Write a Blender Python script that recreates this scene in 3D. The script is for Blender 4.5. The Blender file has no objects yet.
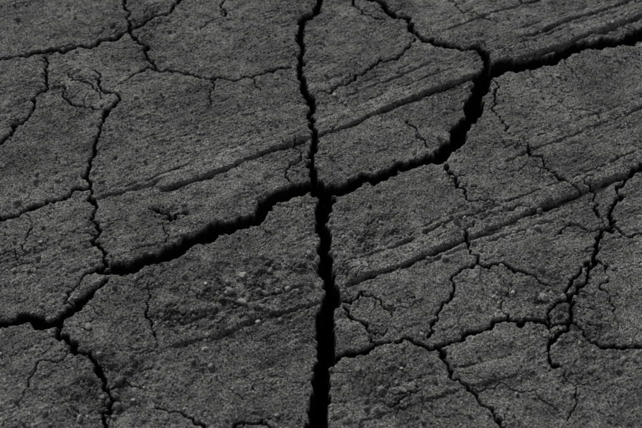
import bpy, math, numpy as np
rng = np.random.default_rng(11)

# ------------------------------------------------------------------ camera
TH = math.radians(41); D0 = 2.2; FOC = 50.0
cam_pos = np.array([0, -D0*math.sin(TH), D0*math.cos(TH)])
def P(px, py):
    """image pixel, cast through the camera -> metres on the ground, (x, y, metres per pixel)"""
    a = (px-321)/642*36/FOC; b = (214-py)/642*36/FOC
    d = np.array([a, math.sin(TH)+b*math.cos(TH), -math.cos(TH)+b*math.sin(TH)])
    t = -cam_pos[2]/d[2]
    g = cam_pos+t*d
    return g[0], g[1], t*36/FOC/642

# ------------------------------------------------------------------ noise
def hashgrid(seed):
    r = np.random.default_rng(seed)
    ang = r.random((256,256))*2*np.pi
    return np.cos(ang).astype(np.float32), np.sin(ang).astype(np.float32)
def perlin(x, y, scale, seed):
    gx, gy = hashgrid(seed)
    x = x/scale+37.3*seed; y = y/scale+11.7*seed
    xi = np.floor(x).astype(np.int32); yi = np.floor(y).astype(np.int32)
    xf = (x-xi).astype(np.float32); yf = (y-yi).astype(np.float32)
    u = xf*xf*xf*(xf*(xf*6-15)+10); v = yf*yf*yf*(yf*(yf*6-15)+10)
    x0 = xi & 255; x1 = (xi+1) & 255; y0 = yi & 255; y1 = (yi+1) & 255
    n00 = gx[x0,y0]*xf+gy[x0,y0]*yf
    n10 = gx[x1,y0]*(xf-1)+gy[x1,y0]*yf
    n01 = gx[x0,y1]*xf+gy[x0,y1]*(yf-1)
    n11 = gx[x1,y1]*(xf-1)+gy[x1,y1]*(yf-1)
    a = n00+u*(n10-n00); b = n01+u*(n11-n01)
    return (a+v*(b-a))*1.5
def sstep(a, b, x):
    t = np.clip((x-a)/(b-a), 0, 1); return t*t*(3-2*t)

# ------------------------------------------------------------------ grid
def axis(lo, hi, step):
    core = np.arange(lo, hi, step)
    out = []; s = step; p = hi
    while p < 400:
        out.append(p); s = s*1.035 if p < hi+2 else s*1.25
        p += s
    out.append(p)
    o = np.array(out)
    left = lo-(o[1:]-hi)
    return np.concatenate([left[::-1], core, o])
xs = axis(-1.10, 1.10, 0.00145); ys = axis(-0.64, 0.96, 0.00155)
NX, NY = len(xs), len(ys)
X, Y = np.meshgrid(xs, ys)
sx = np.gradient(xs); sy = np.gradient(ys)
SP = np.maximum(sx[None,:], sy[:,None])
def fade(size):           # drop detail the sheet cannot resolve
    return 1-sstep(size*0.4, size*1.0, SP)

# ------------------------------------------------------------------ cracks
C = []
def crack(pts, jag=0.13): C.append((pts, jag))
crack([(-60,330,12),(0,322,10),(14,320,11),(28,319,12),(44,327,13),(58,323,10),(72,311,10),(88,299,9),(106,283,6)],.10)
crack([(98,272,7),(112,270,11),(135,270,14),(160,260,14),(188,244,14),(212,231,16),(245,224,15),(262,210,15),(275,197,14),(295,190,13),(322,192,14),(345,187,13),(365,177,13),(400,166,12),(440,156,13),(455,145,13),(461,128,16),(474,112,18),(478,92,15),(488,72,15),(502,65,15),(540,59,14),(570,49,13),(600,44,13),(642,31,14),(720,10,13)],.12)
crack([(345,-20,6),(372,0,7),(390,12,7),(410,30,7),(425,42,7),(450,47,7),(478,49,7),(488,66,9)],.12)
crack([(330,-30,7),(320,0,7),(311,14,7),(302,30,7),(303,50,6),(299,70,6),(307,90,8),(311,110,7),(311,130,7),(314,150,7),(314,172,8),(320,192,10)])
crack([(322,193,13),(323,230,12),(325,262,13),(334,290,14),(326,318,15),(326,350,19),(320,380,18),(318,410,19),(316,440,21),(306,500,22)],.11)
crack([(332,357,7),(360,350,6),(390,341,6),(415,342,5),(440,347,5),(465,338,5),(490,328,5),(506,320,6),(530,321,5),(552,325,4),(572,322,4)])
crack([(440,347,4),(442,360,5),(448,378,4),(470,392,5),(490,410,4),(506,432,5),(520,470,5)])
crack([(428,337,3),(440,310,3),(455,290,3),(465,270,4),(476,266,4),(500,264,3),(522,272,3),(547,284,2.5)])
crack([(508,322,3),(503,312,2),(500,300,1.5)])
crack([(476,266,3),(468,244,3),(474,225,2)])
crack([(345,305,3),(358,318,4),(368,328,3),(376,342,3)])
crack([(340,300,3),(360,290,2.5),(372,294,3),(392,318,2)])
crack([(660,155,4),(642,166,4),(628,178,4),(612,204,4),(604,228,5),(597,246,5),(600,262,5),(588,276,5),(579,292,5),(572,312,5),(562,332,5),(549,346,4),(558,366,4)],.18)
crack([(590,262,3),(574,276,3),(566,292,4),(556,304,4),(550,325,3),(548,345,3)],.2)
crack([(585,182,2.5),(598,202,3),(604,220,3),(642,233,3),(680,240,3)])
crack([(598,262,2),(600,290,2.5),(612,310,2),(618,330,2)])
crack([(447,166,5),(456,182,4),(466,197,3),(478,203,2)])
crack([(524,140,2.5),(530,155,3),(545,166,3),(565,180,3),(582,192,2.5)])
crack([(490,78,3),(493,100,2.5),(502,122,2),(510,135,1.5)])
crack([(572,322,3),(595,342,3.5),(620,349,3.5),(650,350,4),(700,362,4)])
crack([(-60,225,4),(0,217,5),(20,212,5),(45,203,5),(65,196,5),(88,187,5),(92,165,4),(97,140,4),(103,120,4),(104,92,3),(93,72,2)])
crack([(88,187,4),(95,205,4),(100,230,4),(102,250,4),(99,272,4)])
crack([(-50,66,5),(0,60,4),(20,56,4),(50,50,5),(90,47,5),(115,40,5),(130,28,5),(155,15,4),(175,4,4),(196,-10,4),(220,-40,4)])
crack([(52,52,3),(48,85,3),(32,100,4),(28,120,4),(10,135,5),(0,145,4),(-40,160,5)])
crack([(118,-20,2.5),(124,5,3),(130,28,3.5),(145,45,4),(152,62,3),(158,70,3),(190,75,3),(215,78,3),(250,77,3),(275,68,3),(292,66,3)])
crack([(158,70,3),(135,74,3),(126,82,2)])
crack([(60,84,2),(66,100,2.5),(84,108,2.5),(103,112,2)])
crack([(215,78,2.5),(210,92,2),(207,108,1.5)])
crack([(250,77,2),(262,90,1.5)])
crack([(104,100,2),(92,86,2.5),(70,74,2)])
crack([(60,326,5),(68,340,7),(76,354,6),(94,362,5),(100,375,6),(108,392,5),(106,432,6),(110,480,6)],.16)
crack([(99,272,4),(84,278,3),(68,292,3),(64,304,2.5),(80,302,2)])
crack([(150,285,2),(148,310,2.5),(155,340,2)])
crack([(156,408,2.5),(178,411,2.5),(192,416,3),(208,436,3.5)]); crack([(218,436,3.5),(240,424,3.2),(262,420,3),(284,440,3)])
crack([(318,92,2.5),(345,84,3),(372,68,3),(392,58,2.5),(414,40,3)])
crack([(336,-10,2.5),(352,6,2.5),(366,16,2),(384,20,2)])
crack([(405,122,2.5),(418,138,2.5),(428,148,2)])
crack([(290,180,3),(300,160,2),(296,140,1.5)])
crack([(150,208,3),(172,220,4),(186,214,3)])
crack([(40,264,1.5),(14,250,1.8),(-20,244,2)])
crack([(222,-5,2),(215,20,2),(200,30,1.5)])
crack([(556,94,1.5),(575,110,1.5),(600,118,1.5)])
crack([(365,290,2),(352,300,2)]);crack([(420,390,1.5),(400,400,2),(380,398,1.5)])
crack([(566,60,2),(580,80,1.5)])
crack([(442,-10,1.5),(460,12,1.8),(490,20,1.5)])
crack([(108,392,2),(125,380,2),(140,388,1.5)]); crack([(76,354,2),(50,362,2),(30,380,1.8),(20,410,1.8)]); crack([(20,212,1.8),(30,235,1.8),(24,255,1.5)])
crack([(480,200,1.6),(505,212,1.8),(530,208,1.5)]); crack([(604,228,1.8),(575,222,1.8),(556,236,1.6)]); crack([(470,392,1.6),(500,384,1.8),(535,392,1.6),(560,412,1.6)])
crack([(366,328,1.6),(390,330,1.6)]); crack([(560,366,1.8),(575,390,1.8),(570,420,1.8)]); crack([(160,260,1.8),(168,240,1.8),(162,225,1.6)])

segs = []
def subdivide(pts, jag, minlen=0.012):
    while True:
        out = [pts[0]]; did = False
        for a, b in zip(pts[:-1], pts[1:]):
            L = math.hypot(b[0]-a[0], b[1]-a[1])
            if L > minlen:
                did = True
                t = rng.uniform(.38, .62); o = rng.normal(0, jag)*L
                nx, ny = -(b[1]-a[1])/L, (b[0]-a[0])/L
                w = (a[2]+b[2])/2*rng.uniform(.82, 1.18)
                out.append((a[0]+(b[0]-a[0])*t+nx*o, a[1]+(b[1]-a[1])*t+ny*o, w))
            out.append(b)
        pts = out
        if not did: return pts
for pts, jag in C:
    g = []
    for (px, py, w) in pts:
        x, y, m = P(px, py); g.append((x, y, w*m*0.49))
    g = subdivide(g, jag)
    segs += list(zip(g[:-1], g[1:]))
def wander(x, y, a, n, w, step=0.02):
    pts = [(x, y, w)]
    for i in range(n):
        a += rng.normal(0, .5); x += math.cos(a)*step; y += math.sin(a)*step
        pts.append((x, y, w*(1-(i/n)**2*.7)*rng.uniform(.6, 1.3)))
    return list(zip(pts[:-1], pts[1:]))
main = list(segs)
for i in range(150):
    a, b = main[rng.integers(len(main))]
    if abs(a[0]) > 1.1 or a[1] < -.6 or a[1] > .9: continue
    d = math.atan2(b[1]-a[1], b[0]-a[0])+rng.choice([-1,1])*rng.uniform(.7,1.6)
    segs += wander(a[0], a[1], d, int(rng.integers(4,15)), rng.uniform(.0007,.0014), .011)
for i in range(150):
    segs += wander(rng.uniform(-1.2,1.2), rng.uniform(-.7,.95), rng.uniform(0,6.28), int(rng.integers(3,12)), rng.uniform(.0006,.0011), .014)
for i in range(70):
    x, y = rng.uniform(-4,4), rng.uniform(-3.5,4)
    a = rng.uniform(0,6.28); s = wander(x, y, a, 40, rng.uniform(.006,.016), .035)
    for q in s:
        if abs(q[0][0]) > 1.25 or q[0][1] < -.78 or q[0][1] > 1.1: segs.append(q)

# domain warp = chipped edges
WX = X.copy(); WY = Y.copy()
for sc, am, sd in ((.06,.0045,1),(.026,.0050,2),(.012,.0036,3),(.006,.0013,4)):
    WX += perlin(X, Y, sc, sd)*am; WY += perlin(X, Y, sc, sd+20)*am
carve = np.zeros_like(X); near = np.full_like(X, 1.0); lip = np.zeros_like(X)
for a, b in segs:
    r = max(a[2], b[2]); pad = r*1.6+0.022
    x0, x1 = min(a[0],b[0])-pad, max(a[0],b[0])+pad
    y0, y1 = min(a[1],b[1])-pad, max(a[1],b[1])+pad
    i0, i1 = np.searchsorted(xs, [x0,x1]); j0, j1 = np.searchsorted(ys, [y0,y1])
    if i1-i0 < 2 or j1-j0 < 2: continue
    sl = (slice(j0,j1), slice(i0,i1))
    px = WX[sl]-a[0]; py = WY[sl]-a[1]; dx = b[0]-a[0]; dy = b[1]-a[1]
    t = np.clip((px*dx+py*dy)/(dx*dx+dy*dy+1e-12), 0, 1)
    d = np.hypot(px-t*dx, py-t*dy); hw = a[2]+(b[2]-a[2])*t
    s = d-hw
    depth = np.clip(hw*5, .008, .09)
    edge = np.minimum(hw*.7, .006)+.0006
    c = depth*(.65*sstep(0, 1, -s/edge+.12)+.35*sstep(0,1,-s/(hw+1e-6)))
    carve[sl] = np.maximum(carve[sl], c)
    near[sl] = np.minimum(near[sl], s)
    lp = np.exp(-np.clip(s,0,1)/(.22*hw+.0015))*np.minimum(hw*.3, .0022)
    lip[sl] = np.maximum(lip[sl], lp)

# ------------------------------------------------------------------ tyre tracks
Z = np.zeros_like(X)
WOB = perlin(X, Y, .16, 31)*.007+perlin(X, Y, .04, 32)*.0034+perlin(X, Y, .013, 33)*.0026+perlin(X, Y, .006, 34)*.0014
NM1 = perlin(X, Y, .11, 41); NM2 = perlin(X, Y, .03, 42)
def line_coords(p, q):
    ax, ay, _ = P(*p); bx, by, _ = P(*q)
    L = math.hypot(bx-ax, by-ay); ux, uy = (bx-ax)/L, (by-ay)/L
    u = (X-ax)*ux+(Y-ay)*uy; v = -(X-ax)*uy+(Y-ay)*ux+WOB
    return u, v, L
RUT = np.zeros_like(X)
def track(p, q, w, h, trench=.5, up_soft=.004, lo_soft=.003, ends=(.06,.06), r2=.8):
    """raised bar whose lower-right side breaks off sharply; v>0 is up-left"""
    global Z, RUT
    u, v, L = line_coords(p, q)
    e = sstep(-ends[0], ends[0], u+WOB)*(1-sstep(L-ends[1], L+ends[1], u))
    m = e*(.95+.35*NM1+.2*NM2).clip(.4, 1.2)
    hw = w/2
    bar = sstep(-hw-lo_soft, -hw+lo_soft*.4, v)*(1-sstep(hw-up_soft, hw+up_soft, v))
    rw = (.0040+.0028*NM1+.0015*NM2).clip(.0022,.01)
    rut = np.exp(-((v+hw+lo_soft+rw*.5)/rw)**2)*trench*(.65+.9*NM2).clip(.3,1.2)
    rut2 = np.exp(-((v-hw-up_soft*.9)/.0034)**2)*trench*r2*(NM2*1.4+.7).clip(0,1)
    gr = np.exp(-((v-hw*.1+WOB*.5)/.0022)**2)*.25*(NM2*2+.2).clip(0,1)
    crown = 1-.15*(v/hw)**2
    Z += m*h*(bar*.75*crown-rut-rut2-gr)
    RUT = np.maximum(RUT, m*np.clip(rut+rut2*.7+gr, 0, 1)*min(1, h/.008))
    return m*bar*(1-np.clip(rut+rut2+gr,0,1))
tm = np.zeros_like(X)
tm = np.maximum(tm, track((158,184),(482,68),.052,.014,1.15,ends=(.012,.015)))
tm = np.maximum(tm, track((482,64),(760,-28),.052,.012,1.0,ends=(.02,.1)))
tm = np.maximum(tm, track((345,274),(482,224),.054,.0145,1.15,ends=(.03,.02)))
tm = np.maximum(tm, track((482,222),(800,97),.046,.0145,1.25,ends=(.02,.1)))
tm = np.maximum(tm, track((170,338),(318,292),.045,.009,.6,ends=(.05,.05)))
for p, q, w, h, tr in (((500,158),(720,72),.03,.003,1.3),((520,34),(720,-34),.03,.006,1.1),((350,412),(520,362),.045,.004,.7),
                 ((60,268),(190,225),.05,.003,.6),((90,196),(165,176),.012,.005,.9),((345,92),(430,60),.02,.004,.7),((420,262),(560,212),.012,.003,.9),((360,256),(470,214),.016,.005,.9),
                 ((560,250),(720,190),.035,.003,.6),((440,28),(560,-15),.04,.005,.8),
                 ((-900,640),(-30,330),.05,.01,.6),((-900,560),(-60,260),.05,.01,.6),((760,0),(1500,-220),.05,.01,.6)):
    tm = np.maximum(tm, .5*track(p, q, w, h, tr))
u, v, L = line_coords((160,184),(482,66))
streak = perlin(u*.07, v, .010, 51)+.7*perlin(u*.1, v, .005, 52)
smask = sstep(-.1, .4, perlin(X, Y, .25, 53)+.1)
Z += streak*.0012*smask*fade(.009)

# ------------------------------------------------------------------ surface relief
rub = np.zeros_like(X)
for px, py, rx, ry, k in ((235,297,.18,.075,1.),(185,318,.10,.05,.8),(120,385,.12,.09,.6),(570,315,.07,.13,.6),(370,238,.10,.05,.6),(345,262,.05,.06,.7),(172,214,.06,.04,.7),
                       (60,85,.14,.09,.4),(150,20,.12,.08,.5),(60,245,.15,.05,.4),(500,215,.12,.05,.4),(380,395,.14,.07,.45),(470,52,.06,.04,.5),(370,75,.1,.05,.35),(330,325,.06,.08,.4),(590,370,.12,.06,.4)):
    gx, gy, m = P(px, py)
    c, s = math.cos(.35), math.sin(.35)
    du = (X-gx)*c+(Y-gy)*s; dv = -(X-gx)*s+(Y-gy)*c
    rub = np.maximum(rub, k*np.exp(-((du/rx)**2+(dv/ry)**2)))
rub = np.clip(rub*(1+1.6*perlin(X, Y, .05, 61)+1.2*perlin(X,Y,.02,62)), 0, 1)
calm = 1-.5*np.clip(tm,0,1)
Z += perlin(X, Y, .45, 5)*.010+perlin(X, Y, .17, 6)*.007
Z += perlin(X, Y, .06, 7)*.0030*fade(.06)*calm
Z += perlin(X, Y, .022, 8)*.0010*fade(.022)*calm
amp = (.3+.8*sstep(-.1, .7, perlin(X, Y, .10, 9)))*calm
Z += amp*(perlin(X, Y, .010, 10)*.0008*fade(.01)+perlin(X, Y, .0052, 12)*.0009*fade(.0052))
fl = perlin(X+perlin(X,Y,.03,70)*.01, Y, .045, 71)+.25*perlin(X,Y,.01,72)
Z += (sstep(.14,.17,fl)*.0015+sstep(-.25,-.22,fl)*.0013)*fade(.02)*calm
pit = perlin(X, Y, .009, 13); Z -= sstep(.55,.8,pit)*.0022*fade(.008)
c1 = np.clip(perlin(X, Y, .020, 14)+.05, 0, 1)**.6; c2 = np.clip(perlin(X, Y, .010, 15), 0, 1)**.6
Z += rub*(c1*.007+c2*.0045)*fade(.01)-rub*.005+rub*perlin(X, Y, .005, 16)*.0016*fade(.005)
Z -= lip*(1+perlin(X, Y, .012, 19))
Zs = Z.copy()
Z = Z-carve*(fade(.03))*(1+.3*perlin(X, Y, .02, 17)+.15*perlin(X, Y, .010, 21))
far = np.maximum(np.abs(X), np.abs(Y)); Z += sstep(6, 60, far)*perlin(X, Y, 25, 18)*.6

def make_grid(name, X, Y, Z):
    ny, nx = X.shape
    me = bpy.data.meshes.new(name)
    co = np.stack([X, Y, Z], -1).reshape(-1, 3).astype(np.float32)
    idx = np.arange(nx*ny).reshape(ny, nx)
    q = np.stack([idx[:-1,:-1], idx[:-1,1:], idx[1:,1:], idx[1:,:-1]], -1).reshape(-1, 4)
    me.vertices.add(len(co)); me.vertices.foreach_set("co", co.ravel())
    me.loops.add(q.size); me.loops.foreach_set("vertex_index", q.ravel().astype(np.int32))
    me.polygons.add(len(q))
    me.polygons.foreach_set("loop_start", np.arange(0, q.size, 4, dtype=np.int32))
    me.polygons.foreach_set("loop_total", np.full(len(q), 4, dtype=np.int32))
    me.polygons.foreach_set("use_smooth", np.ones(len(q), dtype=bool))
    me.update(calc_edges=True)
    ob = bpy.data.objects.new(name, me); bpy.context.collection.objects.link(ob)
    return ob
ground = make_grid("cracked_ground", X, Y, Z)
def attr(me, name, arr):
    at = me.attributes.new(name, 'FLOAT', 'POINT'); at.data.foreach_set("value", arr.ravel().astype(np.float32))
attr(ground.data, "depth", np.clip(carve/.007, 0, 1))  # mask for the shade painted inside the cracks
attr(ground.data, "rubble_rut_shade", np.clip(rub+RUT*.8, 0, 1))  # rubble tone plus painted shade along the tyre ruts
attr(ground.data, "track", np.clip(tm, 0, 1))

# ------------------------------------------------------------------ stones & crumbs
import bmesh
def ico(sub):
    bm = bmesh.new(); bmesh.ops.create_icosphere(bm, subdivisions=sub, radius=1)
    v = np.array([x.co[:] for x in bm.verts]); f = np.array([[w.index for w in p.verts] for p in bm.faces]); bm.free()
    return v, f
def hgt(x, y):
    i = np.clip(np.searchsorted(xs, x), 1, NX-1); j = np.clip(np.searchsorted(ys, y), 1, NY-1)
    return Zs[j, i], near[j, i], rub[j, i]
def scatter(name, sub, px, py, r, mat, smooth, rough=.22):
    z, nr, _ = hgt(px, py)
    k = nr > r*.4
    px, py, r, z = px[k], py[k], r[k], z[k]; n = len(px)
    v, f = ico(sub); nv = len(v)
    V = np.repeat(v[None], n, 0)
    V = V*(1+rng.normal(0, rough*.5, (n, nv, 1)))
    for q in range(8):      # facets: cut by random planes
        d = rng.normal(size=(n,1,3)); d /= np.linalg.norm(d, axis=2, keepdims=True)
        h = rng.uniform(.5, .82, (n,1,1)); dot = (V*d).sum(2, keepdims=True)
        V = V-np.clip(dot-h, 0, None)*d
    V = V*rng.uniform(.75, 1.4, (n,1,3))*np.array([1,1,.8])
    a = rng.uniform(0, 6.28, n); c, s = np.cos(a)[:,None], np.sin(a)[:,None]
    x = V[...,0]*c-V[...,1]*s; y = V[...,0]*s+V[...,1]*c
    co = np.stack([x*r[:,None]+px[:,None], y*r[:,None]+py[:,None], V[...,2]*r[:,None]+(z+r*.4)[:,None]], -1).reshape(-1,3)
    F = (f[None]+np.arange(n)[:,None,None]*nv).reshape(-1,3)
    me = bpy.data.meshes.new(name)
    me.vertices.add(len(co)); me.vertices.foreach_set("co", co.astype(np.float32).ravel())
    me.loops.add(F.size); me.loops.foreach_set("vertex_index", F.ravel().astype(np.int32))
    me.polygons.add(len(F))
    me.polygons.foreach_set("loop_start", np.arange(0, F.size, 3, dtype=np.int32))
    me.polygons.foreach_set("loop_total", np.full(len(F), 3, dtype=np.int32))
    me.polygons.foreach_set("use_smooth", np.full(len(F), smooth))
    me.update(calc_edges=True)
    attr(me, "tone", np.repeat(rng.random(n), nv))
    me.materials.append(mat)
    ob = bpy.data.objects.new(name, me); bpy.context.collection.objects.link(ob)
    print(name, n)
    return ob
def sample(n, wr, base, we=.9):
    x = rng.uniform(-1.2, 1.2, n); y = rng.uniform(-.65, 1.0, n)
    _, nr, rb = hgt(x, y)
    cl = perlin(x, y, .13, 80)
    k = rng.random(n) < base*(.5+np.clip(cl+.3,0,1))+wr*rb+we*np.exp(-np.clip(nr,0,1)/.012)*base
    return x[k], y[k]

# ------------------------------------------------------------------ materials
def soil(name, lo, hi, stone=False):
    m = bpy.data.materials.new(name); m.use_nodes = True
    N = m.node_tree.nodes; L = m.node_tree.links; bs = N["Principled BSDF"]
    bs.inputs["Roughness"].default_value = .9; bs.inputs["Specular IOR Level"].default_value = .2
    tc = N.new("ShaderNodeTexCoord")
    def noise(sc, det=4, ro=.6):
        n = N.new("ShaderNodeTexNoise"); n.inputs["Scale"].default_value = sc; n.inputs["Detail"].default_value = det
        n.inputs["Roughness"].default_value = ro; L.new(tc.outputs["Object"], n.inputs["Vector"]); return n.outputs["Fac"]
    def ramp(s, a, b, va, vb):
        r = N.new("ShaderNodeMapRange"); r.inputs[1].default_value = a; r.inputs[2].default_value = b
        r.inputs[3].default_value = va; r.inputs[4].default_value = vb; L.new(s, r.inputs[0]); return r.outputs[0]
    def op(o, a, b):
        n = N.new("ShaderNodeMath"); n.operation = o
        for i, q in enumerate((a, b)):
            if isinstance(q, (int, float)): n.inputs[i].default_value = q
            else: L.new(q, n.inputs[i])
        return n.outputs[0]
    def at(nm):
        a = N.new("ShaderNodeAttribute"); a.attribute_name = nm; return a.outputs["Fac"]
    v = ramp(noise(3.5, 7, .7), .36, .64, lo, hi)
    if stone:
        v = op('MULTIPLY', v, ramp(noise(330, 3, .7), .36, .64, .65, 1.35))
        v = op('MULTIPLY', v, op('ADD', op('MULTIPLY', op('POWER', at("tone"), 3), 1.1), .6))
    else:
        v = op('MULTIPLY', v, ramp(noise(38, 5, .7), .35, .65, .65, 1.35))
        v = op('MULTIPLY', v, ramp(noise(260, 2, .7), .38, .62, .32, 1.68))
        v = op('MULTIPLY', v, ramp(noise(600, 1, .5), .35, .65, .35, 1.65))
        pale = ramp(noise(190, 2, .5), .63, .69, 0, .26)
        v = op('ADD', v, pale)
        v = op('MULTIPLY', v, ramp(at("rubble_rut_shade"), 0, 1, 1, .42))  # darker rubble; rut shade is put into the colour too
        v = op('MULTIPLY', v, ramp(at("track"), 0, 1, 1, 1.25))
        v = op('MULTIPLY', v, ramp(at("depth"), 0.1, 1, 1, .04))  # crack shade painted into the soil colour, almost black
    cc = N.new("ShaderNodeCombineColor")
    for i in range(3): L.new(v, cc.inputs[i])
    L.new(cc.outputs[0], bs.inputs["Base Color"])
    h = op('ADD', op('MULTIPLY', noise(300, 3, .6), .7), op('MULTIPLY', noise(700, 2, .6), .5))
    bp = N.new("ShaderNodeBump"); bp.inputs["Strength"].default_value = 1; bp.inputs["Distance"].default_value = .0012 if stone else .0022
    L.new(h, bp.inputs["Height"]); L.new(bp.outputs[0], bs.inputs["Normal"])
    return m
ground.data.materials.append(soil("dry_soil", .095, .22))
ms = soil("stone", .26, .38, True); mc = soil("crumb", .17, .27, True)

x, y = sample(2600, .25, .2)
r = np.minimum(rng.gamma(2, .0008, len(x))+.0016, .007)
spec = [(243,304,8),(222,300,5),(262,308,5),(278,290,6),(35,180,5),(57,180,5),(14,270,5),(85,148,5),(100,357,6),(80,420,6),(148,350,5),(300,322,6),(455,225,7),(464,222,5),
        (540,270,7),(205,350,4),(210,365,4),(385,362,3),(60,15,5),(18,20,4),(186,205,4),(270,270,5),(243,275,6),(228,283,5),(195,330,5),(15,243,4),(100,32,4),(430,405,3),(612,268,4),(230,330,4),(258,322,5),(580,345,5),(72,300,3)]
sx_, sy_, sr_ = zip(*[(P(a,b)[0], P(a,b)[1], .58*c*P(a,b)[2]) for a,b,c in spec])
scatter("pebbles", 3, np.concatenate([x, sx_]), np.concatenate([y, sy_]), np.concatenate([r, sr_]), ms, True, .06)
x, y = sample(16000, .6, .10)
x2, y2 = sample(4500, .22, .0)
rr = np.concatenate([np.minimum(rng.gamma(2, .0009, len(x))+.0014, .0065), rng.uniform(.0035, .0105, len(x2))])
scatter("soil_clods", 2, np.concatenate([x,x2]), np.concatenate([y,y2]), rr, mc, False, .2)
x, y = sample(120000, .5, .3, 1.3); scatter("soil_grains", 1, x, y, rng.gamma(2, .0003, len(x))+.0007, mc, False, .2)

# ------------------------------------------------------------------ light
el, az = math.radians(30), math.radians(115)
sd = bpy.data.lights.new("sun", 'SUN'); sd.energy = 2.5; sd.angle = math.radians(10); sd.color = (1, .99, .975)
so = bpy.data.objects.new("sun", sd); bpy.context.collection.objects.link(so)
from mathutils import Vector
dirv = Vector((math.cos(az)*math.cos(el), math.sin(az)*math.cos(el), math.sin(el)))
so.rotation_euler = dirv.to_track_quat('Z', 'Y').to_euler(); so.location = dirv*10
w = bpy.data.worlds.new("World"); bpy.context.scene.world = w; w.use_nodes = True
N = w.node_tree.nodes; L = w.node_tree.links
sky = N.new("ShaderNodeTexSky"); sky.sky_type = 'NISHITA'; sky.sun_disc = False
sky.sun_elevation = el; sky.sun_rotation = math.pi/2-az
hs = N.new("ShaderNodeHueSaturation"); hs.inputs["Saturation"].default_value = 0.0   # overcast: grey sky
L.new(sky.outputs[0], hs.inputs["Color"]); L.new(hs.outputs[0], N["Background"].inputs[0])
N["Background"].inputs[1].default_value = .05

cd = bpy.data.cameras.new("camera"); cam = bpy.data.objects.new("camera", cd); bpy.context.collection.objects.link(cam)
cam.location = cam_pos; cam.rotation_euler = (TH, 0, 0)
cd.lens = FOC; cd.sensor_width = 36; cd.clip_start = .05; cd.clip_end = 2000
cd.dof.use_dof = True; cd.dof.focus_distance = D0; cd.dof.aperture_fstop = 4.0
sc = bpy.context.scene; sc.camera = cam
sc.view_settings.view_transform = 'Standard'; sc.view_settings.look = 'None'; sc.view_settings.exposure = 0
print("verts", NX, NY, len(segs))
